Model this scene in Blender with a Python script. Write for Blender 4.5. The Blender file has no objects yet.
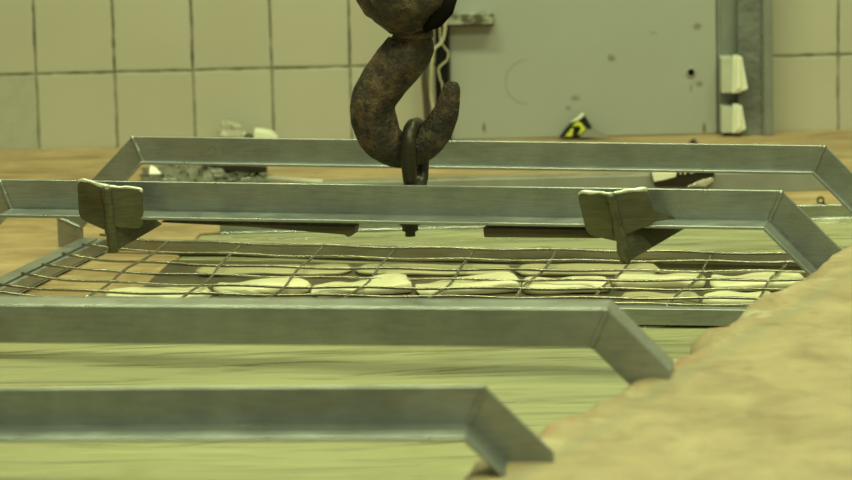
import bpy, bmesh, math, random
from mathutils import Vector, Matrix, noise
random.seed(7)
SC = bpy.context.scene
COL = SC.collection

# ------------------------------------------------------------------ camera
F = 3600.0
CAM = Vector((0, 0, 1.02))
PITCH = math.atan(640 / F)
ROLL = 0.024
_r0 = Vector((1, 0, 0)); FWD = Vector((0, math.cos(PITCH), -math.sin(PITCH))); _u0 = Vector((0, math.sin(PITCH), math.cos(PITCH)))
RGT = math.cos(ROLL) * _r0 - math.sin(ROLL) * _u0
UPV = math.sin(ROLL) * _r0 + math.cos(ROLL) * _u0
cd = bpy.data.cameras.new('camera'); cam = bpy.data.objects.new('camera', cd); COL.objects.link(cam)
m = Matrix((RGT, UPV, -FWD)).transposed().to_4x4(); m.translation = CAM
cam.matrix_world = m
cd.sensor_width = 36; cd.lens = F / 852 * 36; cd.clip_start = 0.05; cd.clip_end = 60
cd.dof.use_dof = True; cd.dof.focus_distance = 5.75; cd.dof.aperture_fstop = 6.4
SC.camera = cam

# ------------------------------------------------------------------ world, light, exposure
w = bpy.data.worlds.new('room_light'); SC.world = w; w.use_nodes = True
bg = w.node_tree.nodes['Background']; bg.inputs[0].default_value = (0.83, 1.0, 0.50, 1); bg.inputs[1].default_value = 0.27
def lamp(name, loc, size, sy, power, rot=(0, 0, 0)):
    l = bpy.data.lights.new(name, 'AREA'); l.shape = 'RECTANGLE'; l.size = size; l.size_y = sy; l.energy = power
    l.color = (0.86, 1.0, 0.49)
    o = bpy.data.objects.new(name, l); o.location = loc; o.rotation_euler = rot; COL.objects.link(o); return o
lamp('ceiling_tube_light', (-0.6, 6.1, 3.0), 1.5, 0.25, 69)
lamp('ceiling_tube_light', (1.3, 5.9, 3.0), 1.5, 0.25, 69)
lamp('ceiling_tube_light', (-0.3, 3.4, 3.0), 1.5, 0.25, 61)
lamp('ceiling_tube_light', (1.6, 3.2, 3.0), 1.5, 0.25, 61)
SC.view_settings.view_transform = 'Standard'; SC.view_settings.look = 'None'
SC.view_settings.exposure = 0.0; SC.view_settings.gamma = 1.0; SC.view_settings.use_curve_mapping = False

# ------------------------------------------------------------------ sight lines from the camera to world planes
def ray(u, v): return (FWD * F + RGT * (u - 426) - UPV * (v - 240)).normalized()
def at_z(u, v, z):
    d = ray(u, v); return CAM + d * ((z - CAM.z) / d.z)
def at_y(u, v, y):
    d = ray(u, v); return CAM + d * ((y - CAM.y) / d.y)

# ------------------------------------------------------------------ levels
BAR = 0.14; RIM = 0.05; DECK = -0.125; WATER = -0.129; FLOOR = -0.75
WALL = at_z(60, 148, DECK).y

# ------------------------------------------------------------------ helpers
def fin(o, smooth=False, bevel=0.0, seg=2):
    if smooth:
        for p in o.data.polygons: p.use_smooth = True
    if bevel:
        b = o.modifiers.new('bevel', 'BEVEL'); b.width = bevel; b.segments = seg; b.limit_method = 'ANGLE'; b.angle_limit = math.radians(35)
        for p in o.data.polygons: p.use_smooth = True
        wn = o.modifiers.new('wn', 'WEIGHTED_NORMAL'); wn.keep_sharp = True
    return o
def obj(name, bm, mat, parent=None, origin=None, smooth=False, bevel=0.0):
    bmesh.ops.recalc_face_normals(bm, faces=bm.faces)
    if parent is not None:
        org = parent.get('_o'); org = Vector(org) if org is not None else Vector((0, 0, 0))
    else:
        org = Vector(origin) if origin is not None else Vector((0, 0, 0))
    bmesh.ops.translate(bm, verts=bm.verts, vec=-org)
    me = bpy.data.meshes.new(name); bm.to_mesh(me); bm.free()
    o = bpy.data.objects.new(name, me); COL.objects.link(o); me.materials.append(mat)
    if parent is not None:
        o.parent = parent
        o['_o'] = tuple(org)
    else:
        o.location = org; o['_o'] = tuple(org)
    return fin(o, smooth, bevel)
def tag(o, label, cat, group=None, kind=None):
    o['label'] = label
    if cat: o['category'] = cat
    if group: o['group'] = group
    if kind: o['kind'] = kind
    return o
def thing(name, loc, label, cat, group=None):
    o = bpy.data.objects.new(name, None); COL.objects.link(o); o.location = loc; o.empty_display_size = 0.05
    o['_o'] = tuple(loc)
    return tag(o, label, cat, group)
def struct(o, label=None):
    o['kind'] = 'structure'
    if label: o['label'] = label
    return o
def prism(bm, pts, vec):
    vec = Vector(vec)
    a = [bm.verts.new(Vector(p)) for p in pts]; b = [bm.verts.new(Vector(p) + vec) for p in pts]
    bm.faces.new(a); bm.faces.new(b[::-1])
    n = len(a)
    for i in range(n): bm.faces.new((a[i], b[i], b[(i + 1) % n], a[(i + 1) % n]))
def box(bm, x0, x1, y0, y1, z0, z1):
    prism(bm, [(x0, y0, z0), (x1, y0, z0), (x1, y1, z0), (x0, y1, z0)], (0, 0, z1 - z0))
def bar(bm, a, b, wdt, h, side=0.0, drop=0.0):
    """rectangular bar from a to b, top at a/b minus drop, width wdt horizontally, height h"""
    a = Vector(a); b = Vector(b); e = (b - a); e.z = 0; e.normalize(); n = Vector((-e.y, e.x, 0))
    p = [a + n * (side - wdt / 2), a + n * (side + wdt / 2)]
    q = [p[0] - Vector((0, 0, h)), p[1] - Vector((0, 0, h))]
    prism(bm, [x - Vector((0, 0, drop)) for x in (p[0], p[1], q[1], q[0])], b - a)
def tube(bm, pts, rad, seg=10, squash=1.0, ref=(0, 1, 0), cap=True, rough=0.0, closed=False, facet=0.0):
    pts = [Vector(p) for p in pts]; n = len(pts)
    if not hasattr(rad, '__len__'): rad = [rad] * n
    rings = []
    for i in range(n):
        if closed: t = pts[(i + 1) % n] - pts[(i - 1) % n]
        else: t = pts[min(i + 1, n - 1)] - pts[max(i - 1, 0)]
        t.normalize(); r = Vector(ref); r = (r - t * r.dot(t))
        if r.length < 1e-4: r = Vector((1, 0, 0)) - t * t.x
        r.normalize(); s = t.cross(r)
        ring = []
        for k in range(seg):
            a = 2 * math.pi * k / seg
            p = pts[i] + (s * math.cos(a) + r * math.sin(a) * squash) * rad[i] * (1 + facet * math.cos(4 * a))
            if rough: p += noise.noise_vector(p * 60) * rough + noise.noise_vector(p * 160) * rough * 0.4
            ring.append(bm.verts.new(p))
        rings.append(ring)
    m_ = n if closed else n - 1
    for i in range(m_):
        A = rings[i]; B = rings[(i + 1) % n]
        for k in range(seg): bm.faces.new((A[k], A[(k + 1) % seg], B[(k + 1) % seg], B[k]))
    if cap and not closed:
        bm.faces.new(rings[0][::-1]); bm.faces.new(rings[-1])
def spline(pts, n=8):
    """Catmull-Rom through tuples of any length"""
    out = []; P = [pts[0]] + list(pts) + [pts[-1]]
    for i in range(1, len(P) - 2):
        for k in range(n):
            t = k / n; r = []
            for a, b, c, d in zip(P[i - 1], P[i], P[i + 1], P[i + 2]):
                r.append(0.5 * (2 * b + (c - a) * t + (2 * a - 5 * b + 4 * c - d) * t * t + (3 * b - a - 3 * c + d) * t ** 3))
            out.append(tuple(r))
    out.append(tuple(pts[-1])); return out
def lathe(bm, prof, c, seg=32, rough=0.0):
    c = Vector(c); rings = []
    for r, z in prof:
        ring = []
        for k in range(seg):
            a = 2 * math.pi * k / seg; p = c + Vector((r * math.cos(a), r * math.sin(a), z))
            if rough: p += noise.noise_vector(p * 45) * rough
            ring.append(bm.verts.new(p))
        rings.append(ring)
    for A, B in zip(rings, rings[1:]):
        for k in range(seg): bm.faces.new((A[k], A[(k + 1) % seg], B[(k + 1) % seg], B[k]))
    bm.faces.new(rings[0][::-1]); bm.faces.new(rings[-1])
NB = bmesh.new

# ------------------------------------------------------------------ materials
class N:
    def __init__(s, name):
        s.m = bpy.data.materials.new(name); s.m.use_nodes = True; s.t = s.m.node_tree; s.b = s.t.nodes['Principled BSDF']
        s.co = s.t.nodes.new('ShaderNodeTexCoord').outputs['Object']
    def n(s, kind, **kw):
        x = s.t.nodes.new(kind)
        for k, v in kw.items(): setattr(x, k, v)
        return x
    def l(s, a, b): s.t.links.new(a, b)
    def map(s, scale=(1, 1, 1), rot=(0, 0, 0), loc=(0, 0, 0)):
        x = s.n('ShaderNodeMapping'); x.inputs['Scale'].default_value = scale; x.inputs['Rotation'].default_value = rot; x.inputs['Location'].default_value = loc
        s.l(s.co, x.inputs[0]); return x.outputs[0]
    def noise(s, scale, detail=4, rough=0.55, vec=None, dist=0.0):
        x = s.n('ShaderNodeTexNoise'); x.inputs['Scale'].default_value = scale; x.inputs['Detail'].default_value = detail; x.inputs['Roughness'].default_value = rough; x.inputs['Distortion'].default_value = dist
        s.l(vec if vec is not None else s.co, x.inputs['Vector']); return x.outputs['Fac']
    def ramp(s, fac, stops):
        x = s.n('ShaderNodeValToRGB'); e = x.color_ramp.elements
        while len(e) < len(stops): e.new(0.5)
        for el, (p, c) in zip(e, stops):
            el.position = p; el.color = (c, c, c, 1) if not hasattr(c, '__len__') else (*c, 1)
        s.l(fac, x.inputs[0]); return x.outputs[0]
    def mix(s, fac, a, b, mode='MIX'):
        x = s.n('ShaderNodeMix', data_type='RGBA', blend_type=mode)
        for v, i in ((fac, 0), (a, 6), (b, 7)):
            if hasattr(v, 'is_linked') or hasattr(v, 'links'): s.l(v, x.inputs[i])
            else: x.inputs[i].default_value = v if i == 0 else (*v, 1)
        return x.outputs[2]
    def math(s, op, a, b=0.0):
        x = s.n('ShaderNodeMath', operation=op)
        for v, i in ((a, 0), (b, 1)):
            if hasattr(v, 'links'): s.l(v, x.inputs[i])
            else: x.inputs[i].default_value = v
        return x.outputs[0]
    def sep(s):
        x = s.n('ShaderNodeSeparateXYZ'); s.l(s.co, x.inputs[0]); return x.outputs
    def bump(s, h, strength=0.3, dist=0.01):
        x = s.n('ShaderNodeBump'); x.inputs['Strength'].default_value = strength; x.inputs['Distance'].default_value = dist
        s.l(h, x.inputs['Height']); s.l(x.outputs[0], s.b.inputs['Normal'])
    def set(s, color=None, rough=None, metal=None, **kw):
        for v, k in ((color, 'Base Color'), (rough, 'Roughness'), (metal, 'Metallic')):
            if v is None: continue
            if hasattr(v, 'links'): s.l(v, s.b.inputs[k])
            else: s.b.inputs[k].default_value = (*v, 1) if hasattr(v, '__len__') else v
        for k, v in kw.items(): s.b.inputs[k.replace('_', ' ')].default_value = v
        return s.m

def steel(name, dark, light, rough=0.38, metal=0.75, bump=0.12, streak=(3, 3, 40)):
    k = N(name); n1 = k.noise(14, 5, 0.6); n2 = k.noise(9, 3, 0.5, k.map(streak))
    f = k.math('ADD', k.math('MULTIPLY', n1, 0.6), k.math('MULTIPLY', n2, 0.4))
    c = k.ramp(f, [(0.34, dark), (0.66, light)])
    r = k.ramp(k.noise(22, 4), [(0.3, rough - 0.08), (0.7, rough + 0.12)])
    k.bump(k.noise(90, 4), bump, 0.002)
    return k.set(c, r, metal)
M_STEEL = steel('galvanised_steel', (0.255, 0.265, 0.275), (0.40, 0.41, 0.42), 0.33)
M_STEEL2 = steel('tan_reflection_steel', (0.24, 0.21, 0.165), (0.40, 0.36, 0.29), 0.34, 0.5)  # tan reflection of the surroundings put into the base colour
M_BRIGHT = steel('wet_steel', (0.36, 0.37, 0.37), (0.50, 0.51, 0.50), 0.2, 0.85)
M_BRKT = steel('bracket_steel', (0.075, 0.07, 0.045), (0.16, 0.15, 0.10), 0.32, 0.55, 0.3)
M_LIP = steel('torn_bright_steel', (0.6, 0.6, 0.56), (0.85, 0.85, 0.8), 0.3, 0.4, 0.4)
M_WIRE = steel('mesh_wire', (0.22, 0.20, 0.155), (0.36, 0.33, 0.27), 0.2, 0.9)
M_DARKIRON = steel('dark_iron', (0.012, 0.010, 0.007), (0.045, 0.036, 0.026), 0.4, 0.4, 0.5)
M_BROWN = steel('brown_bar', (0.05, 0.038, 0.022), (0.10, 0.08, 0.048), 0.5, 0.2)

k = N('rusty_iron')
nA = k.noise(24, 6, 0.65); nB = k.noise(70, 4, 0.7); nC = k.noise(11, 3, 0.5, k.map((1, 1, 1), loc=(3, 1, 2)))
c = k.ramp(nA, [(0.40, (0.010, 0.006, 0.005)), (0.52, (0.038, 0.022, 0.015)), (0.66, (0.12, 0.068, 0.040))])
c = k.mix(k.ramp(nC, [(0.54, 0.0), (0.62, 0.85)]), c, (0.20, 0.175, 0.10))
c = k.mix(k.ramp(nB, [(0.56, 0.0), (0.62, 0.85)]), c, (0.008, 0.006, 0.004))
k.bump(k.math('ADD', nB, k.math('MULTIPLY', nA, 1.5)), 0.9, 0.007)
M_RUST = k.set(c, k.ramp(nB, [(0.3, 0.38), (0.7, 0.8)]), 0.0)

# wall tiles
TS = 0.1570
p0 = at_y(36, 74, WALL); p1 = at_y(350, 67.5, WALL); TS = (p1.x - p0.x) / 4.0
def tile_mat():
    k = N('wall_tiles'); X, Y, Z = k.sep()
    u = k.math('DIVIDE', k.math('SUBTRACT', X, p0.x), TS); u = k.math('SUBTRACT', u, k.math('MULTIPLY', k.math('GREATER_THAN', X, 0.4), 0.22)); v = k.math('DIVIDE', k.math('SUBTRACT', Z, p0.z), TS)
    wob = k.math('MULTIPLY', k.math('SUBTRACT', k.noise(18, 3), 0.5), 0.022)
    def edge(q):
        f = k.math('FRACT', k.math('ADD', k.math('ADD', q, wob), 100.5))
        return k.math('ABSOLUTE', k.math('SUBTRACT', f, 0.5))
    eu = edge(u); ev = edge(v); e = k.math('MINIMUM', eu, ev)
    cell = k.n('ShaderNodeCombineXYZ'); k.l(k.math('FLOOR', u), cell.inputs[0]); k.l(k.math('FLOOR', v), cell.inputs[2])
    wn = k.n('ShaderNodeTexWhiteNoise'); k.l(cell.outputs[0], wn.inputs[0])
    base = k.mix(wn.outputs['Value'], (0.435, 0.40, 0.345), (0.465, 0.432, 0.372))
    base = k.mix(k.math('MULTIPLY', k.ramp(k.noise(3.5, 4), [(0.4, 0.0), (0.75, 1.0)]), 0.25), base, (0.34, 0.31, 0.255))
    # one duller, scuffed tile low in the left corner
    grey = k.math('MULTIPLY', k.math('LESS_THAN', u, 0.0), k.math('LESS_THAN', v, 0.0))
    sc = k.ramp(k.noise(30, 4), [(0.45, 0.35), (0.7, 0.7)])
    base = k.mix(k.math('MULTIPLY', grey, sc), base, (0.30, 0.30, 0.27))
    gw = k.ramp(k.noise(40, 3), [(0.3, 0.010), (0.7, 0.024)])
    gmask = k.math('LESS_THAN', e, gw)
    gc = k.mix(k.ramp(k.noise(25, 3), [(0.35, 0.0), (0.65, 1.0)]), (0.075, 0.07, 0.05), (0.22, 0.20, 0.14))
    lite = k.math('MULTIPLY', k.math('LESS_THAN', eu, 0.02), k.math('LESS_THAN', v, 0.0))
    gc = k.mix(k.math('MULTIPLY', lite, 0.45), gc, (0.27, 0.25, 0.19))
    col = k.mix(gmask, base, gc)
    hgt = k.ramp(e, [(0.0, 0.0), (0.035, 1.0)])
    k.bump(hgt, 0.5, 0.003)
    return k.set(col, k.math('ADD', k.math('MULTIPLY', gmask, 0.5), 0.25), 0.0)
M_TILE = tile_mat()

def stone_mat(name, c0, c1, c2, streak=(1.2, 7, 7), rot=0.0, edge=None):
    k = N(name); n1 = k.noise(5, 6, 0.6, k.map(streak, (0, 0, rot)), 0.6); n2 = k.noise(28, 5, 0.6); n3 = k.noise(2.4, 3)
    c = k.ramp(n1, [(0.33, c0), (0.5, c1), (0.68, c2)])
    c = k.mix(k.math('MULTIPLY', k.ramp(n2, [(0.55, 0.0), (0.75, 1.0)]), 0.45), c, tuple(x * 0.55 for x in c0))
    c = k.mix(k.math('MULTIPLY', k.ramp(n3, [(0.45, 0.0), (0.7, 1.0)]), 0.3), c, c2)
    if edge:   # worn grey joint running along the rim a hand's breadth from the edge
        nx, ny, d0, wd = edge
        X, Y, Z = k.sep()
        d = k.math('ADD', k.math('MULTIPLY', X, nx), k.math('MULTIPLY', Y, ny))
        d = k.math('ADD', d, k.math('MULTIPLY', k.math('SUBTRACT', k.noise(7, 3), 0.5), 0.035))
        a = k.math('ABSOLUTE', k.math('SUBTRACT', d, d0))
        mk = k.ramp(k.math('DIVIDE', a, wd), [(0.3, 0.5), (1.0, 0.0)])
        mk = k.math('MULTIPLY', mk, k.ramp(k.noise(6, 3, 0.5, k.map((1, 1, 1), loc=(4, 2, 0))), [(0.35, 0.35), (0.6, 1.0)]))
        c = k.mix(mk, c, (0.215, 0.195, 0.135))
        near = k.ramp(k.math('ADD', k.math('SUBTRACT', d, d0), 0.5), [(0.47, 1.0), (0.515, 0.0)])
        c = k.mix(k.math('MULTIPLY', k.ramp(k.noise(19, 4, 0.6, k.map((1, 1, 1), loc=(1, 7, 0))), [(0.54, 0.0), (0.66, 0.75)]), near), c, (0.30, 0.145, 0.075))
        c = k.mix(k.math('MULTIPLY', k.ramp(k.noise(16, 4, 0.6, k.map((1, 1, 1), loc=(9, 3, 0))), [(0.56, 0.0), (0.68, 0.6)]), near), c, (0.45, 0.42, 0.32))
    k.bump(k.math('ADD', n2, k.math('MULTIPLY', n1, 0.6)), 0.5, 0.004)
    r = k.ramp(k.noise(11, 4), [(0.35, 0.32), (0.65, 0.7)])
    return k.set(c, r, 0.0)
M_DECK = stone_mat('ochre_stone', (0.22, 0.135, 0.068), (0.345, 0.23, 0.122), (0.45, 0.325, 0.178), (0.9, 2.6, 4))

k = N('brine')
v1 = k.noise(8, 2, 0.45, k.map((0.4, 1.6, 1)), 0.5); v2 = k.noise(16, 1.5, 0.4, k.map((0.4, 1.3, 1)))
k.bump(k.math('ADD', v1, k.math('MULTIPLY', v2, 0.28)), 0.6, 0.02)
cc = k.ramp(k.noise(3, 3, 0.5, k.map((0.5, 2, 1))), [(0.3, (0.29, 0.275, 0.165)), (0.7, (0.345, 0.33, 0.195))])
M_BRINE = k.set(cc, 0.12, 0.0, IOR=1.33, Specular_IOR_Level=0.4)

def paint(name, base, dirt=(0.2, 0.13, 0.06), spots=(), rough=0.45, ring=None, amt=0.15, bumpd=0.0015):
    k = N(name); X, Y, Z = k.sep()
    c = k.mix(k.math('MULTIPLY', k.ramp(k.noise(6, 5), [(0.4, 0.0), (0.75, 1.0)]), amt), base, tuple(x * 0.7 for x in base))
    wob = k.math('MULTIPLY', k.math('SUBTRACT', k.noise(110, 4), 0.5), 1.5)
    for (sx, sz, rx, rz, st) in spots:
        dx = k.math('DIVIDE', k.math('SUBTRACT', X, sx), rx); dz = k.math('DIVIDE', k.math('SUBTRACT', Z, sz), rz)
        d = k.math('SQRT', k.math('ADD', k.math('MULTIPLY', dx, dx), k.math('MULTIPLY', dz, dz)))
        d = k.math('ADD', d, wob)
        c = k.mix(k.math('MULTIPLY', k.ramp(d, [(0.35, 1.0), (1.0, 0.0)]), st), c, dirt)
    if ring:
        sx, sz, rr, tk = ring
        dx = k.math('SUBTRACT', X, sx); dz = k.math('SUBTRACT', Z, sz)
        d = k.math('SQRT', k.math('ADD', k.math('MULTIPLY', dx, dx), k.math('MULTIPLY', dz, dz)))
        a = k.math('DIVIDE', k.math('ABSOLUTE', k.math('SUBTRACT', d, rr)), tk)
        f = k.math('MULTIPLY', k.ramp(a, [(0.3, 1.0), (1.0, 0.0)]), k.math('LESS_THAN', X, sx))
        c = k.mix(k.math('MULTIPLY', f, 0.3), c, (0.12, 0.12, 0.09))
    k.bump(k.noise(60, 3), 0.2, bumpd)
    return k.set(c, rough, 0.0)
def plain(name, col, rough=0.5, metal=0.0, sc=20, var=0.25, bump=0.2):
    k = N(name); c = k.mix(k.noise(sc, 4), tuple(x * (1 - var) for x in col), tuple(min(1, x * (1 + var)) for x in col))
    k.bump(k.noise(sc * 2.5, 4), bump, 0.002); return k.set(c, rough, metal)
M_CHEESE = plain('pale_curd', (0.66, 0.60, 0.42), 0.3, 0, 14, 0.2, 0.5)
M_CHEESE2 = plain('tan_curd', (0.38, 0.325, 0.20), 0.35, 0, 10, 0.2, 0.4)
M_BLACK = plain('black_rubber', (0.008, 0.0075, 0.007), 0.6); M_BLACK.node_tree.nodes['Principled BSDF'].inputs['Specular IOR Level'].default_value = 0.15
M_GLOSSBLK = plain('wet_black_plastic', (0.012, 0.011, 0.009), 0.12)
M_WHITE = plain('white_plastic', (0.78, 0.76, 0.66), 0.35, 0, 30, 0.1)
M_CREAMCABLE = plain('cream_cable_sheath', (0.5, 0.46, 0.34), 0.5)
M_BROWNCABLE = plain('brown_cable_sheath', (0.07, 0.05, 0.035), 0.5)
M_YELLOW = plain('yellow_film', (0.62, 0.62, 0.06), 0.35, 0, 20, 0.1)
M_GREYFILM = plain('grey_film', (0.34, 0.325, 0.27), 0.08, 0.15, 45, 0.5, 1.0)
M_FOIL = plain('crumpled_foil', (0.52, 0.51, 0.44), 0.22, 0.35, 75, 0.75, 1.0)
M_POST = plain('grey_painted_post', (0.21, 0.22, 0.215), 0.45, 0.2)
M_GALV = steel('rough_galvanised', (0.12, 0.13, 0.135), (0.27, 0.285, 0.29), 0.4, 0.6, 1.0, (3, 3, 8))
M_GREYBAR = plain('grey_bar_paint', (0.27, 0.275, 0.265), 0.4, 0.2)
M_DARKFILM = plain('dark_film', (0.10, 0.088, 0.06), 0.35)
k = N('smudged_metal'); M_SMUDGE = k.set(k.ramp(k.noise(55, 4, 0.6), [(0.42, (0.10, 0.09, 0.07)), (0.56, (0.42, 0.41, 0.36))]), 0.35, 0.2)
M_FLOOR = plain('grey_floor', (0.3, 0.29, 0.24), 0.6)
M_HOLE = plain('hole_shade', (0.006, 0.005, 0.004), 0.9); M_HOLE.node_tree.nodes['Principled BSDF'].inputs['Specular IOR Level'].default_value = 0.05  # near-black colour painting the shade inside a recess

# ------------------------------------------------------------------ structure
def XR_px(): return [(852, 249), (810, 280), (740, 321), (675, 369), (580, 416), (472, 470)]
RP = [at_z(u, v, RIM) for u, v in XR_px()]
# straight fit of the inner rim edge  X = a + b*Y
n_ = len(RP); my = sum(p.y for p in RP) / n_; mx = sum(p.x for p in RP) / n_
EB = sum((p.y - my) * (p.x - mx) for p in RP) / sum((p.y - my) ** 2 for p in RP); EA = mx - EB * my
def XR(y):
    d = EA + EB * y
    for a, b in zip(RP[:-1], RP[1:]):
        if b.y <= y <= a.y: d = b.x + (a.x - b.x) * (y - b.y) / (a.y - b.y)
    return d - 0.030
nl = math.hypot(1, EB)
M_RIM = stone_mat('sandy_stone_rim', (0.24, 0.17, 0.10), (0.305, 0.228, 0.137), (0.365, 0.28, 0.168), (2.2, 1.6, 4), 0.4, (1 / nl, -EB / nl, EA / nl + 0.045, 0.02))
bm = NB(); box(bm, -3.2, 3.2, WALL, WALL + 0.15, FLOOR, 3.0); struct(obj('wall_back', bm, M_TILE))
bm = NB(); box(bm, -3.2, 3.2, -0.6, WALL, FLOOR - 0.1, FLOOR); struct(obj('floor', bm, M_FLOOR))

# right-hand rim with its crumbling edge
bm = NB(); prof = [(0.0, -0.55), (0.0, -0.25), (0.0, 0.0), (0.002, 0.022), (0.006, 0.038), (0.014, 0.046), (0.026, 0.05), (0.05, 0.05), (0.085, 0.05), (0.13, 0.05), (0.2, 0.05), (0.32, 0.05), (0.5, 0.05), (0.9, 0.05), (1.6, 0.05), (1.62, -0.55)]
rows = []; ny = 190; y0, y1 = 1.2, WALL - 0.002
for i in range(ny + 1):
    y = y0 + (y1 - y0) * i / ny; xr = XR(y); row = []
    for j, (dx, z) in enumerate(prof):
        p = Vector((xr + dx, y, z)); amp = max(0.0, 1 - dx / 0.12) if z > -0.1 else 0.3
        q = noise.noise_vector(Vector((xr * 3, y * 14, z * 8 + j * 0.3))); q2 = noise.noise_vector(Vector((xr * 3, y * 32, j * 0.35)))
        p.x += (q.x * 0.020 + q2.x * 0.020) * amp
        p.z += (q.y * 0.010 + q2.y * 0.012) * amp + (noise.noise(Vector((p.x * 7, y * 7, 3))) * 0.004 if z > 0.03 else 0)
        row.append(bm.verts.new(p))
    rows.append(row)
for A, B in zip(rows, rows[1:]):
    for j in range(len(prof) - 1): bm.faces.new((A[j], A[j + 1], B[j + 1], B[j]))
for r in (rows[0], rows[-1]): bm.faces.new(r)
struct(obj('ledge_right', bm, M_RIM, smooth=True), 'sandy stone tank rim with a crumbling edge in the right foreground')

# low stone deck behind and to the left of the bath
def inner_left(y): # inner edge of the left deck
    a = at_z(207, 225, DECK); b = at_z(158, 280, DECK)
    return a.x + (b.x - a.x) * (y - a.y) / (b.y - a.y)
DF = at_z(600, 224, WATER).y           # front edge of the back deck
DL = at_z(20, 322, DECK).y                  # front end of the left deck
bm = NB(); outline = [(-3.2, DL), (inner_left(DL), DL), (inner_left(DF), DF), (XR(DF) + 0.02, DF), (XR(WALL) + 0.02, WALL), (-3.2, WALL)]
prism(bm, [(x, y, FLOOR) for x, y in outline], (0, 0, DECK - FLOOR))
struct(obj('ledge_back', bm, M_DECK, bevel=0.006), 'low ochre stone deck behind the bath below the tiled wall')
def XL(y): return -0.94 + (y - 4.7) * 0.16
bm = NB(); prism(bm, [(XL(1.2), 1.2, FLOOR), (XL(DL) , DL, FLOOR), (-3.2, DL, FLOOR), (-3.2, 1.2, FLOOR)], (0, 0, RIM - FLOOR))
struct(obj('ledge_left', bm, M_DECK, bevel=0.008))
bm = NB(); box(bm, XL(1.2) , XR(1.25) + 0.05, 0.95, 1.2, FLOOR, RIM); struct(obj('ledge_front', bm, M_DECK, bevel=0.008))
bm = NB(); prism(bm, [(XL(1.2), 1.2, FLOOR), (XR(1.2), 1.2, FLOOR), (XR(DF), DF, FLOOR), (XL(DF), DF, FLOOR)], (0, 0, 0.1)); struct(obj('tank_floor', bm, M_FLOOR))
# steel edging along the front of the back deck, standing in the brine
t0 = at_z(230, 236, WATER); bm = NB(); box(bm, inner_left(DF) + 0.035, XR(DF) - 0.01, DF - 0.006, DF - 0.0005, WATER - 0.03, WATER + 0.027)
box(bm, inner_left(DF) + 0.035, XR(DF) - 0.01, DF - 0.018, DF - 0.006, WATER - 0.004, WATER + 0.004)
struct(obj('trim_1', bm, M_BRIGHT, bevel=0.0015), 'wet steel edging along the stone deck behind the bath')

# brine surface with low swell
bm = NB(); rows = []
ys = [1.2 + (DF - 0.02 - 1.2) * i / 170 for i in range(171)]
for y in ys:
    a = XL(y) + 0.003 if y < DL else inner_left(y) + 0.003; b = XR(y) - 0.008; row = []
    for j in range(61):
        x = a + (b - a) * j / 60
        h = noise.noise(Vector((x * 3.0, y * 9.0, 0.3))) * 0.0045 + noise.noise(Vector((x * 7, y * 20.0, 5))) * 0.0016
        row.append(bm.verts.new((x, y, WATER + h)))
    rows.append(row)
for A, B in zip(rows, rows[1:]):
    for j in range(60): bm.faces.new((A[j], A[j + 1], B[j + 1], B[j]))
o = obj('brine', bm, M_BRINE, smooth=True); tag(o, 'yellowish rippling brine filling the bath between the steel frames', 'brine', kind='stuff')

# ------------------------------------------------------------------ trapezoid steel frames
def offset(path, w_):
    """offset an open 2-D polyline to its right (inward) by w_ with mitred corners"""
    out = []
    for i, p in enumerate(path):
        p = Vector(p); dirs = []
        if i > 0: dirs.append((p - Vector(path[i - 1])).normalized())
        if i < len(path) - 1: dirs.append((Vector(path[i + 1]) - p).normalized())
        ns = [Vector((d.y, -d.x)) for d in dirs]
        if len(ns) == 1: out.append(p + ns[0] * w_)
        else:
            b = (ns[0] + ns[1]).normalized(); out.append(p + b * (w_ / b.dot(ns[0])))
    return out
def frame(root, A, B, left, right, flange, D=0.06, PD=0.13, W=0.05, T=0.005, BZ=BAR):
    """A, B: outer upper corners. left/right: 'post' stands on the deck, 'rim' reaches the rim. flange 'front' or 'back'"""
    e = (B - A); L = e.length; e.normalize(); n = Vector((e.y, -e.x, 0))
    path = [(0.0, BZ), (L, BZ)]
    dr = max(0.078, min(0.2, (XR(B.y) + 0.008 - B.x) / e.x)); dl = BZ - RIM   # both legs end against the tank wall
    names = ['crossbar']
    if left == 'post': path = [(-PD, DECK), (-PD, BZ - PD)] + path; names = ['post', 'leg'] + names
    else: path = [(-dl, BZ - dl)] + path; names = ['leg'] + names
    path = path + [(L + dr, BZ - dr)]; names = names + ['leg']
    O = [Vector(p) for p in path]; I = offset(path, W); I2 = offset(path, W - T); O2 = offset(path, T)
    for lst, wd in ((I, W), (I2, W - T), (O2, T)):   # upright cuts at the rim ends, level cut under a post
        k2 = math.sqrt(2) * wd
        lst[-1] = Vector((L + dr, BZ - dr - k2))
        if left == 'rim': lst[0] = Vector((-dl, BZ - dl - k2))
    def P(q, d=0.0): return A + e * q.x + n * d + Vector((0, 0, q.y - A.z))
    parts = []
    for i, nm in enumerate(names):
        bm = NB()
        prism(bm, [P(O[i]), P(O[i + 1]), P(I[i + 1]), P(I[i])], -n * T)
        if flange == 'front': prism(bm, [P(I2[i]), P(I2[i + 1]), P(I[i + 1]), P(I[i])], n * D)
        else: prism(bm, [P(O[i], -T), P(O[i + 1], -T), P(O2[i + 1], -T), P(O2[i], -T)], -n * (D - T))
        parts.append(obj(nm, bm, M_STEEL, root, bevel=0.0016))
    # weld seams on the corner mitres
    for i in range(1, len(path) - 1):
        a = P(O[i], 0.0005); b = P(I[i], 0.0005); bm = NB()
        tube(bm, [a.lerp(b, t / 12) for t in range(13)], [0.0028 + 0.0012 * random.random() for _ in range(13)], 6, rough=0.001)
        obj('weld', bm, M_STEEL, root, smooth=True)
    return e, n, L, P, parts
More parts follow.
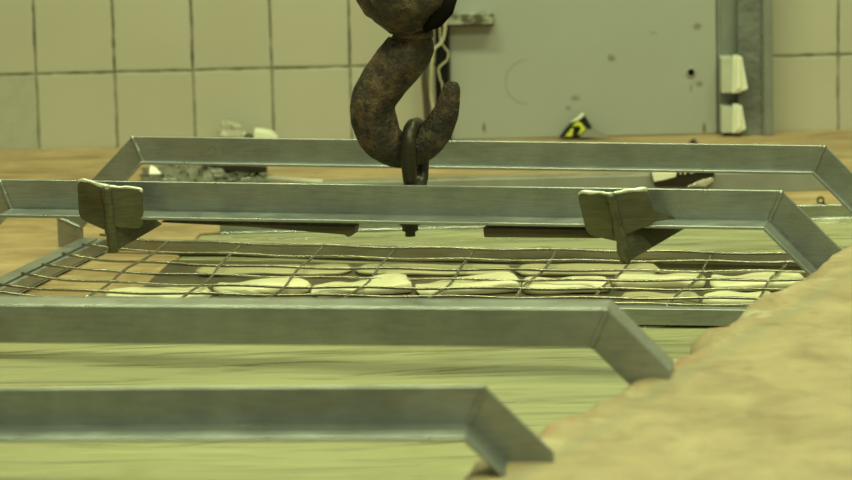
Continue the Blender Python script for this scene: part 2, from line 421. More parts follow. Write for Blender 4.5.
def new_frame(c0, c1, label, left, right, flange, name='support_frame', length=None, D=0.06, PD=0.13, W=0.05, BZ=BAR):
    B = at_z(*c1, BZ)
    if length is None: A = at_z(*c0, BZ)
    else:
        A = at_z(*c0, BAR); A = B + (A - B).normalized() * length
    mid = (A + B) / 2
    root = thing(name, (mid.x, mid.y, RIM), label, 'frame')
    return (root, A, B) + frame(root, A, B, left, right, flange, D, PD, W, 0.005, BZ)
G = 'angled steel frames standing across the bath'
fr1 = new_frame((0, 388.5), (484, 386), 'blurred grey angle-iron frame nearest the front, in the bottom left corner', 'rim', 'rim', 'front', length=1.03)
fr2 = new_frame((0, 305), (607, 309), 'grey steel frame standing just in front of the wire mesh basket, second from the front', 'rim', 'rim', 'back', length=1.09)
fr3 = new_frame((-1, 179.5), (782, 190.5), 'steel frame with two bracket tabs hanging by an eye bolt from the rusty hook', 'rim', 'rim', 'front', 'lifting_frame')
fr4 = new_frame((132, 136.5), (825, 145.5), 'rearmost grey steel frame, standing behind the hooked frame near the tiled wall', 'post', 'rim', 'front', D=0.016, PD=0.150, W=0.0485, BZ=0.08)
fr4_root = fr4[0]

# ------------------------------------------------------------------ the lifting rack: rails, wires, brackets, eye bolt
root, A3, B3, e3, n3, L3, P3, parts3 = fr3
ZR = -0.098
BASK = at_z(400, 275, ZR)
frame_root = root
root = thing('mesh_basket', (BASK.x, BASK.y, DECK), 'low steel basket topped with wide wire mesh, between the hooked frame and the second frame', 'basket')
BL, BR, FL, FR = at_z(106, 238, ZR), at_z(838, 254, ZR), at_z(-22, 300, ZR), at_z(806, 310, ZR)
bm = NB(); bar(bm, BL, BR, 0.014, 0.022); obj('back_rail', bm, M_STEEL2, root, bevel=0.002)
bm = NB(); bar(bm, FL, FR, 0.010, 0.027); bar(bm, FL, FR, 0.03, 0.005, side=0.015); obj('front_rail', bm, M_STEEL, root, bevel=0.0015)
bm = NB(); bar(bm, FL, BL, 0.009, 0.020, side=0.003); bar(bm, FL, BL, 0.03, 0.026, side=0.031); bar(bm, FL, BL, 0.045, 0.003, side=0.02, drop=0.0205)
obj('side_rail', bm, M_STEEL, root, bevel=0.0015)
bm = NB(); bar(bm, FR, BR, 0.012, 0.026); obj('side_rail', bm, M_STEEL, root, bevel=0.0015)
# sheet floor of the rack (the left end is left open)
FZ = -0.1285
q0, q1 = at_z(172, 262, FZ), at_z(118, 312, FZ)
def on(a, b, t): return a + (b - a) * t
fl = [Vector((q1.x, q1.y, FZ)), Vector((FR.x - 0.02, FR.y + 0.01, FZ)), Vector((BR.x - 0.02, BR.y - 0.01, FZ)), Vector((q0.x, min(q0.y, BL.y), FZ))]
bm = NB(); prism(bm, fl, (0, 0, 0.004)); 
obj('rack_floor', bm, M_BROWN, root, bevel=0.001)
bp = Vector((q0.x, on(BL, BR, (q0.x - BL.x) / (BR.x - BL.x)).y, ZR - 0.018)); bq = BR + Vector((-0.02, 0, -0.018))
bm = NB(); bar(bm, bp, bq, 0.003, 0.0125); obj('rail_shadow_panel', bm, M_BROWN, root, bevel=0.0008)  # dark sheet joining floor and rail, its brown painting the rail's shadow
# wires
LW = [((166, 243), (84, 299)), ((242, 244), (182, 299)), ((322, 246), (264, 301)), ((397, 248), (340, 302)), ((476, 250), (424, 303)), ((555, 252), (506, 304)), ((634, 253), (586, 305)), ((714, 254), (668, 306)), ((793, 255), (748, 308))]
def sagz(s): return 0.011 * math.sin(math.pi * min(1, max(0, s)))
NS = 22
lw3 = [(at_z(*a, ZR), at_z(*b, ZR)) for a, b in LW]
wr = random.Random(3)
for i, (a, b) in enumerate(lw3):
    pts = []; s_ = (i + 1) / 10
    ph = wr.random() * 6
    for t in range(NS + 1):
        f = t / NS; p = a.lerp(b, f); z = ZR + 0.001 - sagz(s_) * math.sin(math.pi * min(1, f * 1.0)) ** 0.6 * 0.8
        pts.append((p.x + 0.004 * math.sin(f * 7 + ph), p.y, z + 0.0015 * math.sin(f * 13 + ph)))
    bm = NB(); tube(bm, pts, 0.0024, 8); obj('long_wire', bm, M_WIRE, root, smooth=True)
CW = [0.05, 0.2, 0.36, 0.52, 0.68, 0.84, 0.96]
for f in CW:
    a = BL.lerp(FL, f); b = BR.lerp(FR, f); pts = []
    ph = wr.random() * 6
    for t in range(61):
        g = t / 60; p = a.lerp(b, g)
        z = ZR + 0.0035 - sagz(g ** 0.7) * math.sin(math.pi * f) ** 0.6 * 1.0 + 0.0012 * math.sin(g * 40 + ph) + 0.006 * math.exp(-(g / 0.04) ** 2)
        pts.append((p.x, p.y + 0.003 * math.sin(g * 9 + ph), z))
    bm = NB(); tube(bm, pts, 0.0024, 8); obj('cross_wire', bm, M_WIRE, root, smooth=True)

root = frame_root
# bracket tabs: two wings folded back from a leaning fin
def bracket(px_top, px_bot, wl, wr_, mat=M_BRKT):
    """px_top/px_bot: fin front edge; wl / wr_: outer wing edges (top, bottom) pixels"""
    # front edge lies ahead of the flange
    c = at_z(px_top[0], px_top[1], BAR + 0.004); s = (c - A3).dot(e3)
    base = A3 + e3 * s
    yb = base.y + n3.y * 0.088; 
    t_ = at_y(*px_top, yb); b_ = at_y(*px_bot, yb + 0.004)
    lt, lb = at_y(*wl[0], yb + 0.022), at_y(*wl[1], yb + 0.020)
    rt, rb = at_y(*wr_[0], yb + 0.018), at_y(*wr_[1], yb + 0.018)
    def wing(name, o1, o2, low):
        bm = NB(); i1 = t_; i2 = t_.lerp(b_, low)
        pts = []
        # outer edge with rounded corners
        def rc(p, q, r, k=6):
            out = []
            for j in range(k + 1):
                a = j / k; out.append((p * (1 - a) + q * a))
            return out
        cr = 0.24
        c1a = o1.lerp(i1, cr); c1b = o1.lerp(o2, cr * 0.8); c2a = o2.lerp(o1, cr * 0.8); c2b = o2.lerp(i2, cr)
        def bez(a, c, b, k=5): return [(a * (1 - t) ** 2 + c * 2 * t * (1 - t) + b * t * t) for t in [j / k for j in range(k + 1)]]
        pts = [i1] + bez(c1a, o1, c1b) + bez(c2a, o2, c2b) + [i2]
        prism(bm, pts, Vector((0.0, 0.006, 0)))
        lp = [i1.lerp(c1a, j / 6) for j in range(7)] + bez(c1a, o1, c1b)[1:4]
        lips.append([p + Vector((0, 0.002, 0.0008)) for p in lp])
        return bm
    lips = []
    w1 = obj('bracket', wing('w', lt, lb, 0.72), mat, root, bevel=0.0015)
    obj('wing', wing('w', rt, rb, 0.62), mat, w1, bevel=0.0015)
    for lp in lips:
        bm = NB(); tube(bm, lp, [0.0018 + 0.0020 * random.random() for _ in lp], 8, rough=0.002); obj('torn_lip', bm, M_LIP, w1, smooth=True)
    return w1, t_, b_, yb
def fin_part(parent, t_, b_, back_top, back_bot):
    bm = NB(); prism(bm, [t_, back_top, back_bot, b_], Vector((-0.007, 0.0, 0)))
    obj('fin', bm, M_BRKT, parent, bevel=0.0012)
    bm = NB(); pts = [t_.lerp(b_, i / 16) + Vector((-0.003, -0.001, 0)) for i in range(17)]
    tube(bm, pts, [0.0072 + 0.002 * random.random() for _ in range(17)], 8, rough=0.003); obj('weld', bm, M_BRKT, parent, smooth=True)
wb, t_, b_, yb = bracket((108, 187), (115, 252), ((77, 180), (79, 219)), ((143, 189), (143, 229)))
fin_part(wb, t_, b_, at_y(150, 215, yb + 0.085), at_y(163, 224, yb + 0.085))
wb, t_, b_, yb = bracket((612, 194), (628, 262), ((577, 193), (587, 235)), ((647, 189), (658, 222)))
fin_part(wb, t_, b_, at_y(662, 216, yb + 0.085), at_y(693, 224, yb + 0.085))
# torn bright lips along the top of the tabs are the bevelled edges; brown stiffeners under the flange
def p3(u, v, d): # a point on the vertical plane a distance d in front of the crossbar
    q = at_z(u, 200, BAR); s = (q - A3).dot(e3); b0 = A3 + e3 * s + n3 * d
    r = ray(u, v); nn = Vector((n3.x, n3.y, 0)); t = (b0 - CAM).dot(nn) / r.dot(nn); return CAM + r * t
bm = NB(); prism(bm, [p3(165, 219, 0.02), p3(360, 223, 0.02), p3(358, 231.5, 0.02), p3(353, 234, 0.02), p3(349, 231.5, 0.02), p3(260, 224, 0.02)], n3 * 0.03)
obj('stiffener_bar', bm, M_BROWN, root, bevel=0.0015)
bm = NB(); prism(bm, [p3(487, 224, 0.02), p3(604, 226, 0.02), p3(604, 235, 0.02), p3(488, 234, 0.02)], n3 * 0.03)
obj('stiffener_bar', bm, M_BROWN, root, bevel=0.002)

# eye bolt
cE = p3(409, 180, -0.016); yH = cE.y
zt = at_y(408, 121, yH).z; lx = cE.x
rd = Vector((0.020, 0.062, 0)).normalized(); hd = 0.034
ringc = []
zc = zt - 0.011
zb_ = BAR - 0.012
cy = Vector((lx, yH, 0)) + rd * hd
for i in range(40):
    a = 2 * math.pi * i / 40; ca, sa = math.cos(a), math.sin(a)
    hz = (zc - zb_) / 2
    ex = 0.75
    ringc.append(cy + rd * (-hd * math.copysign(abs(ca) ** ex, ca)) + Vector((0, 0, (zc + zb_) / 2 + hz * math.copysign(abs(sa) ** ex, sa))))
bm = NB(); tube(bm, ringc, 0.0112, 14, ref=(1, 0, 0), rough=0.0012, closed=True)
eye = obj('eye_bolt', bm, M_DARKIRON, root, smooth=True)
bm = NB(); sx = cE.x; sy = yH
zn = p3(408, 236, -0.016).z
tube(bm, [(sx, sy, zb_ + 0.01), (sx, sy, zn)], 0.008, 14); obj('shank', bm, M_DARKIRON, eye, smooth=True)
bm = NB(); z_n = p3(408, 224, 0.03).z
tube(bm, [(sx, sy - 0.03, z_n), (sx, sy - 0.03, z_n - 0.004)], 0.0165, 20)
tube(bm, [(sx, sy - 0.03, z_n - 0.004), (sx, sy - 0.03, z_n - 0.014)], 0.0125, 6)
tube(bm, [(sx, sy - 0.03, z_n - 0.014), (sx, sy - 0.03, z_n - 0.019)], 0.007, 10)
obj('nut', bm, M_DARKIRON, eye, bevel=0.001)

# ------------------------------------------------------------------ crane hook
YK = yH + hd * rd.y            # the hook passes through the middle of the eye
HK = [(414, 22, 18), (413, 34, 18.5), (410, 48, 23), (397, 65, 23.5), (383, 83, 22.5), (373, 104, 21.5), (376, 127, 21.5), (386, 143, 19.5), (405, 151, 16.5), (424, 144, 16), (437, 130, 15), (446, 112, 12.5), (450, 97, 10), (452, 88, 8), (453, 82, 4.5)]
hp = [(*at_y(u, v, YK), r / F * YK / math.cos(PITCH) * 1.0) for u, v, r in HK]
sp = spline(hp, 8)
hroot = thing('crane_hook', (hp[0][0], YK, hp[8][2] - hp[8][3]), 'large rusty iron crane hook with swivel block, holding the eye bolt of the steel frame', 'hook')
bm = NB(); tube(bm, [p[:3] for p in sp], [p[3] for p in sp], 32, squash=0.70, rough=0.0012, facet=0.045); obj('hook_body', bm, M_RUST, hroot, smooth=True)
c = at_y(407, 0, YK); z31 = at_y(407, 33, YK).z - c.z; R = 0.0775
bm = NB(); lathe(bm, spline([(0.006, z31 - 0.002), (0.026, z31), (0.036, z31 * 0.86), (0.052, z31 * 0.62), (0.066, z31 * 0.34), (R, 0.0), (R * 1.02, 0.05), (R * 0.9, 0.1), (R * 0.6, 0.14), (0.03, 0.16)], 5), c, 44, 0.004)
blk = obj('swivel_block', bm, M_RUST, hroot, smooth=True)
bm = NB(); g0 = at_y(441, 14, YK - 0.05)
tube(bm, [at_y(424, 30, YK - 0.045), at_y(436, 22, YK - 0.052), at_y(446, 10, YK - 0.05), at_y(452, -8, YK - 0.045)], [0.004, 0.011, 0.013, 0.01], 12, rough=0.002); obj('cleft_shade', bm, M_HOLE, blk, smooth=True)  # solid black insert painting the shade of the gap in the block
bm = NB(); tube(bm, [(c.x, YK, c.z + 0.15), (c.x, YK, 2.9)], 0.011, 10); obj('hoist_rope', bm, M_DARKIRON, hroot, smooth=True)
bm = NB(); tube(bm, [at_y(415, 31, YK), at_y(415, 37, YK)], 0.0285, 24, rough=0.001); obj('collar', bm, M_RUST, hroot, smooth=True)

# ------------------------------------------------------------------ pale blocks under the mesh
def loaf(px, ztop, wd, h, mat, label, tilt=0.0, group='pale blocks lying under the wire mesh', lump=0.008):
    ztop = ztop + ZR - 0.021
    a = at_z(px[0], px[1], ztop); b = at_z(px[2], px[3], ztop); L = (b - a).length
    e = (b - a); e.z = 0; e.normalize(); n = Vector((-e.y, e.x, 0)); rows = []; bm = NB(); nsec = 22; nk = 18
    base = FZ + 0.004
    for i in range(nsec + 1):
        t = i / nsec; en = min(1.0, math.sqrt(max(0, 1 - abs(2 * t - 1) ** 14)) * 0.8 + 0.2); ring = []
        hh = (ztop - base) * (1 + tilt * (t - 0.5))
        for k_ in range(nk):
            ang = 2 * math.pi * k_ / nk; cx, cz = math.cos(ang), math.sin(ang)
            px_ = math.copysign(abs(cx) ** 0.4, cx) * wd / 2 * en; pz = math.copysign(abs(cz) ** 0.45, cz) * hh / 2 * en
            p = a + e * (L * t) + n * px_; p.z = base + hh / 2 + pz
            q = noise.noise_vector(p * 22)
            if cz > -0.5: p += Vector((q.x * lump, q.y * lump, q.z * lump * 0.8))
            p.z = max(base, p.z); ring.append(bm.verts.new(p))
        rows.append(ring)
    for A_, B_ in zip(rows, rows[1:]):
        for k_ in range(nk): bm.faces.new((A_[k_], A_[(k_ + 1) % nk], B_[(k_ + 1) % nk], B_[k_]))
    bm.faces.new(rows[0][::-1]); bm.faces.new(rows[-1])
    o = obj('cheese_block', bm, mat, None, ((a.x + b.x) / 2, (a.y + b.y) / 2, base), smooth=True)
    return tag(o, label, 'cheese', group)
loaf((104, 293, 212, 290), 0.008, 0.07, 0.03, M_CHEESE, 'pale wet block at the far left under the mesh, below the left bracket tab')
loaf((214, 284, 309, 280), 0.012, 0.09, 0.03, M_CHEESE, 'bright cream block under the mesh, left of the nut on the eye bolt', 0.35)
loaf((311, 286, 411, 279), 0.012, 0.085, 0.03, M_CHEESE, 'long cream block under the mesh, directly below the nut and hook', 0.5)
loaf((416, 284, 520, 278), 0.012, 0.09, 0.03, M_CHEESE, 'bright cream block with blunt end under the mesh, just right of the hook', 0.4)
loaf((522, 281, 611, 279), 0.012, 0.075, 0.03, M_CHEESE, 'smooth roll-shaped pale block under the mesh, below the right bracket tab')
loaf((614, 277, 706, 275), 0.013, 0.07, 0.03, M_CHEESE, 'narrow pale block under the mesh, immediately right of the right bracket tab')
loaf((622, 295, 700, 294), 0.006, 0.05, 0.03, M_CHEESE2, 'dull grey-tan slab lying against the front rail under the mesh, towards the right end')
loaf((703, 296, 775, 293), 0.010, 0.06, 0.03, M_CHEESE, 'pale block against the front rail under the mesh, at the right end')
loaf((710, 279, 806, 276), 0.012, 0.10, 0.03, M_CHEESE, 'pale block farthest right in the middle row under the mesh, beside the stone rim', 0.1)
loaf((196, 268, 352, 267), 0.003, 0.08, 0.03, M_CHEESE2, 'flat tan slab under the mesh at the back rail, left of the hook', lump=0.003)
loaf((356, 267, 512, 268), 0.003, 0.08, 0.03, M_CHEESE2, 'flat tan slab under the mesh at the back rail, below and right of the hook', lump=0.003)
loaf((516, 268, 660, 267), 0.003, 0.08, 0.03, M_CHEESE2, 'flat tan slab under the mesh at the back rail, behind the roll-shaped block', lump=0.003)

# ------------------------------------------------------------------ cabinet, post and cables at the wall
YC = WALL - 0.03
def xz(u, v, y): p = at_y(u, v, y); return p.x, p.z
cx0, _ = xz(450, 80, YC); cx1, _ = xz(717, 80, YC); hx, hz_ = xz(691, 72, YC)
spots = [(*xz(697, 27, YC), 0.012, 0.010, 0.6), (*xz(611, 58, YC), 0.010, 0.012, 0.65), (*xz(575, 98, YC), 0.014, 0.008, 0.5), (*xz(484, 128, YC), 0.005, 0.014, 0.9),
         (*xz(704, 128, YC), 0.006, 0.012, 0.8), (*xz(699, 84, YC), 0.010, 0.008, 0.6), (*xz(691, 88, YC), 0.004, 0.012, 0.5), (*xz(654, 33, YC), 0.012, 0.004, 0.35), (*xz(568, 108, YC), 0.008, 0.006, 0.5)]
croot = thing('electrical_cabinet', ((cx0 + cx1) / 2, YC + 0.03, DECK), 'flat grey-green painted metal cabinet with a bolt hole against the tiled wall', 'cabinet')
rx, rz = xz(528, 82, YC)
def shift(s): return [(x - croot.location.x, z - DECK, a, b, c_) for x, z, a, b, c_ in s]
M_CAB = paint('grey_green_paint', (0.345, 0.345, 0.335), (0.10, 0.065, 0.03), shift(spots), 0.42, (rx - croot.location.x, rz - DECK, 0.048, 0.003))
bm = NB(); box(bm, cx0, cx1, YC, WALL - 0.001, DECK, 1.3); obj('door_panel', bm, M_CAB, croot, bevel=0.004)
bm = NB(); x2, _ = xz(722, 80, YC); box(bm, cx1 + 0.001, x2, YC + 0.004, WALL - 0.001, DECK, 1.3); obj('edge_strip', bm, M_POST, croot, bevel=0.003)
bm = NB()
tube(bm, [(hx, YC - 0.0035, hz_), (hx, YC + 0.001, hz_)], 0.0105, 24); obj('bolt_ring', bm, M_CAB, croot, bevel=0.001)
bm = NB(); tube(bm, [(hx, YC - 0.0045, hz_), (hx, YC - 0.003, hz_)], 0.0072, 20); obj('bolt_hole_shade', bm, M_HOLE, croot)  # dark disc on the panel painting the shade inside the hole
# cross bar held at the top
a = at_y(432, 20, YC - 0.03); b = at_y(494, 18.5, YC - 0.03)
z0 = at_y(470, 26.5, YC - 0.03).z; z1 = at_y(470, 14, YC - 0.03).z
broot = thing('hinge_bar', (a.x, YC - 0.02, z0), 'worn metal bar jutting across the top left edge of the grey cabinet', 'bar')
bm = NB(); box(bm, a.x, b.x, YC - 0.03, YC - 0.0005, z0 + 0.004, z1); obj('strip', bm, M_SMUDGE, broot, bevel=0.002)
bm = NB(); box(bm, a.x, b.x, YC - 0.033, YC - 0.0005, z0, z0 + 0.004); obj('lower_lip', bm, M_DARKIRON, broot, bevel=0.001)

# post: plain channel, rough galvanised face, flange edge
YP = WALL - 0.07
proot = thing('steel_post', (*xz(747, 80, YP)[:1], YP + 0.04, DECK), 'grey steel upright with rough galvanised face right of the cabinet', 'post')
def xx(u): return xz(u, 80, YP)[0]
bm = NB(); box(bm, xx(723), xx(741), YP + 0.045, WALL - 0.001, DECK, 2.9); obj('back_flange', bm, M_POST, proot, bevel=0.002)
bm = NB(); box(bm, xx(738.5), xx(764), YP + 0.012, YP + 0.0445, DECK, 2.9); obj('rough_face', bm, M_GALV, proot, bevel=0.002)
bm = NB(); box(bm, xx(764), xx(773), YP, WALL - 0.001, DECK, 2.9); obj('front_flange', bm, M_POST, proot, bevel=0.002)
bm = NB(); zz = DECK
pts = []
while zz < 0.6: pts.append((xx(763.5), YP + 0.006, zz)); zz += 0.004
tube(bm, pts, [0.0016 + 0.0016 * random.random() for _ in pts], 6, rough=0.001); obj('weld_bead', bm, M_BRIGHT, proot, smooth=True)
# white fixing blocks with peeling paper
def tag_block(v0, v1, label, flare):
    y = YP - 0.004; r_ = thing('paper_block', (*xz(733, v1, y)[:1], y, xz(733, v1, y)[1]), label, 'block')
    bm = NB(); xa, za = xz(721.5, v1, y); xb, zb2 = xz(733, v0 + 3, y); box(bm, xa, xb, y, YP + 0.044, za, zb2); obj('grey_side', bm, M_CHEESE2 if False else M_PAPERG, r_, bevel=0.001)
    bm = NB(); P_ = [at_y(733, v0, y - 0.004), at_y(742, v0 + 2, y - 0.012), at_y(748 if flare else 746, v1 - 4, y - 0.012), at_y(742, v1 - 2, y - 0.012), at_y(739, v1, y - 0.006), at_y(732, v1, y - 0.004)]
    prism(bm, P_, (0, 0.010, 0)); obj('paper_flap', bm, M_WHITE, r_, bevel=0.001)
    bm = NB(); prism(bm, [at_y(737, v0 - 1, y - 0.016), at_y(740, v0 + 2, y - 0.016), at_y(741, v1 - 6, y - 0.018), at_y(736, v1 - 2, y - 0.016)], (0, 0.003, 0)); obj('fold', bm, M_WHITE, r_, bevel=0.0008)
M_PAPERG = plain('greyed_paper', (0.45, 0.45, 0.40), 0.6)
tag_block(55, 93, 'upper white paper-wrapped block on the grey post', True)
tag_block(104, 133, 'lower white paper-wrapped block on the grey post, just above the deck', False)

# cables
def cable(name, pts, r, mat, label):
    y = WALL - 0.05; sp_ = spline([(*at_y(u, v, y + dy),) for u, v, dy in pts], 8)
    bm = NB(); tube(bm, sp_, r, 10); o = obj(name, bm, mat, None, sp_[-1], smooth=True); tag(o, label, 'cable', 'cables hanging behind the hook')
cable('cable', [(425, -60, -0.01), (426, 20, -0.01), (425.5, 50, -0.005), (424, 75, 0.0), (426, 105, 0.0), (429, 150, 0.0), (429, 152, 0)], 0.0062, M_BROWNCABLE, 'brown cable hanging behind the hook, leftmost of the cables')
cable('cable', [(446, -60, -0.03), (445, 30, -0.03), (434, 50, -0.03), (431.5, 68, -0.03), (431, 95, -0.02), (435, 118, -0.02), (438, 150, -0.02)], 0.0030, M_CREAMCABLE, 'cream cable hanging between the two dark cables behind the hook')
cable('cable', [(441, -60, 0.01), (442, 40, 0.01), (442, 80, 0.01), (443, 110, 0.012), (444, 148, 0.012)], 0.0145, M_BLACK, 'thick black cable hanging along the left edge of the grey cabinet')
cable('cable', [(440, -60, -0.02), (440, 32, -0.02), (443, 45, -0.02), (448, 52, -0.02), (447, 60, -0.02), (439, 68, -0.02), (440, 78, -0.02), (443, 92, -0.02), (444, 148, -0.02)], 0.0017, M_CREAMCABLE, 'thin pale wire kinked across the black cable by the cabinet')

# ------------------------------------------------------------------ things lying about on the deck
def blob_sheet(name, outline, base_z, mat, label, cat, lift, n=26, seedv=0.0, parent=None, rough=0.012, freq=45):
    """crumpled sheet: a grid between two image-space edges dropped on the deck and raised into folds"""
    (u0, v0), (u1, v1), (u2, v2), (u3, v3) = outline
    P = [at_z(u0, v0, base_z), at_z(u1, v1, base_z), at_z(u2, v2, base_z), at_z(u3, v3, base_z)]
    bm = NB(); rows = []
    for i in range(n + 1):
        row = []
        for j in range(n + 1):
            s, t = i / n, j / n
            p = P[0].lerp(P[1], s).lerp(P[3].lerp(P[2], s), t)
            q = noise.noise_vector(Vector((p.x, p.y, seedv)) * freq); q2 = noise.noise_vector(Vector((p.x, p.y, seedv + 3)) * freq * 2.3)
            p.x += q.x * rough * 0.5; p.y += q.y * rough * 0.5
            env = (math.sin(math.pi * s) * math.sin(math.pi * t)) ** 0.8
            p.z = base_z + 0.002 + max(0, lift * env * (0.25 + 1.6 * max(0, q.z) + 0.8 * abs(q2.x)))
            p.x += q2.y * 0.02; p.y += q.x * 0.03
            row.append(bm.verts.new(p))
        rows.append(row)
    for A_, B_ in zip(rows, rows[1:]):
        for j in range(n): bm.faces.new((A_[j], A_[j + 1], B_[j + 1], B_[j]))
    r = bmesh.ops.solidify(bm, geom=list(bm.faces), thickness=0.0015)
    cpt = (P[0] + P[2]) / 2
    o = obj(name, bm, mat, parent, None if parent else (cpt.x, cpt.y, base_z), smooth=True)
    if label: tag(o, label, cat)
    return o
# grey wet plastic heap behind the hooked frame
hp_ = blob_sheet('plastic_sheet', ((140, 186), (266, 187), (266, 168), (146, 168)), DECK, M_GREYFILM, 'crumpled wet grey plastic film on the deck, seen under the rear frame on the left', 'plastic film', 0.030, 70, 1.0, None, 0.012, 34)
bm = NB(); pa = [(200, 164), (225, 164), (267, 166), (267, 172.5), (250, 173.5), (225, 171)]
yb_ = at_z(235, 172, DECK).y
yb_ = at_z(235, 181, DECK).y; tz = [at_y(u, v, yb_) for u, v in pa]; prism(bm, tz, (0, 0.03, 0)); o = obj('plastic_strip', bm, M_GLOSSBLK, None, (tz[3].x, tz[3].y, DECK), bevel=0.002); tag(o, 'long black plastic strip lying on the crumpled grey film under the rear frame', 'plastic strip')
bm = NB(); pp = [at_y(149, 174, yb_ - 0.06), at_y(150, 166, yb_ - 0.05), at_y(155, 167.5, yb_ - 0.05), at_y(161, 174, yb_ - 0.06)]; prism(bm, pp, (0, 0.012, 0)); o = obj('plastic_scrap', bm, M_WHITE, None, pp[0], bevel=0.001); tag(o, 'small white scrap beside the left corner of the rear frame', 'scrap')

# foil lump and white slab behind the rear frame
yf = WALL - 0.09
def lumpy(name, pts, depth, mat, label, cat, amp=0.004, parent=None):
    bm = NB(); q = [at_y(u, v, yf) for u, v in pts]; prism(bm, q, (0, depth, 0))
    bmesh.ops.triangulate(bm, faces=bm.faces); bmesh.ops.subdivide_edges(bm, edges=bm.edges, cuts=3, use_grid_fill=True)
    for v_ in bm.verts:
        d = noise.noise_vector(v_.co * 70) * amp + noise.noise_vector(v_.co * 190) * amp * 0.5
        v_.co += d
    o = obj(name, bm, mat, parent, None if parent else (q[0].x, yf + depth / 2, min(p.z for p in q)))
    if label: tag(o, label, cat)
    return o
lumpy('foil_lump', [(215, 146), (218, 130), (222, 124), (230, 125), (240, 128), (243, 135), (252, 138), (252, 147)], 0.05, M_FOIL, 'crumpled silvery foil lump behind the rear frame, against the tiles', 'foil')
bm = NB(); q = [at_y(u, v, yf + 0.005) for u, v in [(253, 147), (254, 131), (262, 131.5), (272, 133.5), (277, 139), (278, 147)]]; prism(bm, q, (0, 0.05, 0))
o = obj('white_slab', bm, M_WHITE, None, (q[0].x, yf + 0.03, DECK), bevel=0.002); tag(o, 'small bright white slab right of the foil lump behind the rear frame', 'slab')
bm = NB(); q = at_y(247.5, 135, yf - 0.004); tube(bm, [q + Vector((-0.004, 0, -0.003)), q + Vector((0.001, 0, 0.002)), q + Vector((0.008, 0, -0.001)), q + Vector((0.010, 0.004, -0.012))], 0.0035, 8); o = obj('twisted_wire', bm, M_BROWN, None, q, smooth=True); tag(o, 'bit of twisted brown wire between foil lump and white slab', 'wire')

# hazard film: black and yellow, peaked, with a trailing grey corner
yz = YC - 0.03
zroot = thing('hazard_film', (at_y(582, 137, yz).x, yz, DECK), 'crumpled black and yellow warning film standing on the deck below the grey cabinet', 'warning film')
def film(name, pts, mat, parent, off=0.0, th=0.003):
    bm = NB(); q = [at_y(u, v, yz + dy + off) for u, v, dy in pts]; prism(bm, q, (0, th, 0)); return obj(name, bm, mat, parent, bevel=0.0006)
film('black_fold', [(559, 137.5, 0), (566, 128, 0.004), (572, 122, 0.008), (582, 114, 0.012), (585, 116, 0.012), (592, 127, 0.010), (586, 137.5, 0.0)], M_GLOSSBLK, zroot, th=0.012)
film('white_edge', [(570, 122.5, 0.0), (577, 117.5, 0.0), (582, 113, 0.0), (584.5, 113.5, 0.0), (583, 117, 0.0), (577, 121, 0.0)], M_WHITE, zroot, 0.002)
film('yellow_stripe', [(565, 136.5, 0), (572, 128, 0), (573.5, 129, 0), (572, 136.5, 0)], M_YELLOW, zroot, -0.004)
film('yellow_stripe', [(572, 126, 0), (578, 121.5, 0), (581, 123, 0), (586, 129, 0), (580, 134.5, 0), (578, 135, 0), (581, 128.5, 0), (579, 126, 0)], M_YELLOW, zroot, -0.004)
film('grey_corner', [(579, 137.5, -0.004), (587, 129, 0.004), (594, 130, 0.004), (606, 135, 0.0), (610, 137.5, -0.004)], M_DARKFILM, zroot, -0.006, 0.006)

# black knob on the deck edge
yk = at_z(694, 143, DECK).y
bm = NB(); lathe(bm, [(0.008, 0.0), (0.0085, 0.006), (0.0062, 0.011), (0.002, 0.013)], at_y(693.5, 145, yk), 18); o = obj('knob', bm, M_GLOSSBLK, None, at_y(693.5, 145, yk), smooth=True); tag(o, 'small round black knob on the deck above the rear frame on the right', 'knob')

# long steel angle lying on the back deck
ya = at_z(600, 196, DECK).y
zA = DECK; zt_ = at_y(600, 176.5, ya).z
xa, xb = at_y(322, 186, ya).x, at_y(838, 175, ya).x
aroot = thing('steel_angle_bar', ((xa + xb) / 2, ya, DECK), 'long grey steel bar lying on the deck behind the bath, below the rear frame', 'bar')
bm = NB(); box(bm, xa, xb, ya, ya + 0.005, zA, zt_); obj('upright_face', bm, M_GREYBAR, aroot, bevel=0.0012)
bm = NB(); box(bm, xa, xb, ya + 0.0052, ya + 0.05, zt_ - 0.005, zt_); obj('top_flange', bm, M_STEEL2, aroot, bevel=0.0012)
bm = NB(); box(bm, xa, xb, ya + 0.045, ya + 0.05, zA, zt_ - 0.0052); obj('rear_face', bm, M_STEEL, aroot, bevel=0.0012)
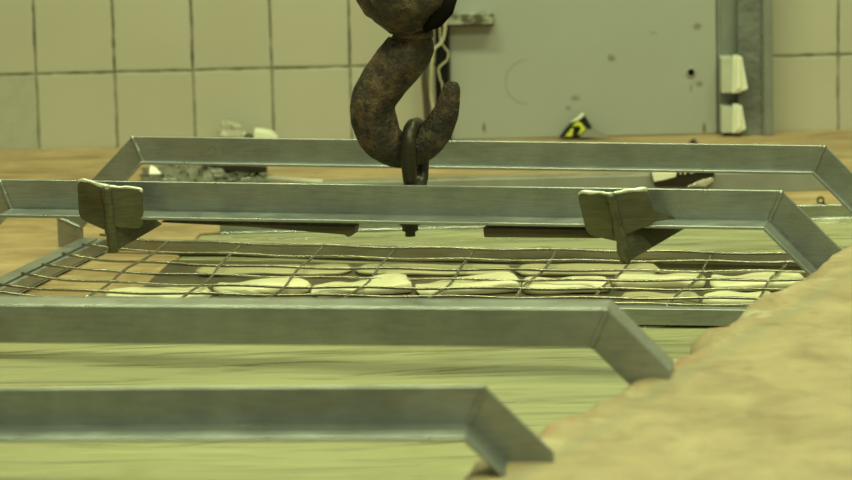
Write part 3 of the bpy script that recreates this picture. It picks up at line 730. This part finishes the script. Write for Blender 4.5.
# bright pointed rod left of it
q0_, q1_ = at_z(268, 179, DECK + 0.012), at_z(340, 183.5, DECK + 0.012)
bm = NB(); tube(bm, [q0_, q1_, q1_ + (q1_ - q0_) * 0.8], [0.006, 0.0055, 0.005], 12); o = obj('steel_rod', bm, M_LIP, None, q0_ - Vector((0, 0, 0.006)), smooth=True); tag(o, 'thin bright steel rod lying on the deck behind the hooked frame, left of the hook', 'rod')

# wet black and silver tin fragment behind the rear frame on the right
yt = at_z(680, 190, DECK).y - 0.06
troot = thing('plastic_piece', (at_y(680, 186, yt).x, yt, DECK), 'shiny black and silver crushed plastic piece below the rear frame on the right', 'plastic piece')
def film2(name, pts, mat, off, th): 
    bm = NB(); q = [at_y(u, v, yt + off) for u, v in pts]; prism(bm, q, (0, th, 0)); return obj(name, bm, mat, troot, bevel=0.002)
film2('black_body', [(650, 171), (715, 170), (714, 177), (700, 181), (686, 187), (655, 187)], M_GLOSSBLK, 0.0, 0.03)
film2('silver_face', [(651.5, 172.5), (677, 172), (676, 177), (665, 180), (654, 182)], M_WHITE, -0.003, 0.0028)
film2('silver_underside', [(686, 187), (700, 180.5), (712, 177.5), (714, 181), (706, 187)], M_FOIL, -0.002, 0.02)
for u, v in ((680.5, 173.5), (685, 173.5), (691, 173), (693, 172.5)):
    bm = NB(); lathe(bm, [(0.0003, -0.002), (0.0018, -0.001), (0.0018, 0.001), (0.0003, 0.002)], at_y(u, v, yt - 0.001), 8); obj('droplet', bm, M_WHITE, troot, smooth=True)

# looped wire on the deck at the right
yw = at_z(825, 206, DECK).y
def wz(u, v): return at_z(u, v, DECK + 0.003)
lp = [wz(820.5 + 3.2 * math.cos(a), 200 + 3.2 * math.sin(a)) + Vector((0, 0, 0.000)) for a in [i * math.pi * 2 / 16 - 0.3 for i in range(17)]]
tail = [wz(u, v) for u, v in ((824, 203.5), (829, 206), (836, 206.5), (841, 206), (843, 203), (845, 201.5))]
bm = NB(); tube(bm, lp + tail, 0.0016, 7); o = obj('looped_wire', bm, M_DARKIRON, None, wz(820, 203), smooth=True); tag(o, 'thin dark wire ending in a loop on the deck at the right edge', 'wire')

for o in bpy.data.objects:
    if '_o' in o: del o['_o']
print('WALL', WALL, 'DF', DF, 'DL', DL, 'EB', EB, 'A3', A3, 'B3', B3, 'YK', YK, 'BL', BL, 'FL', FL)
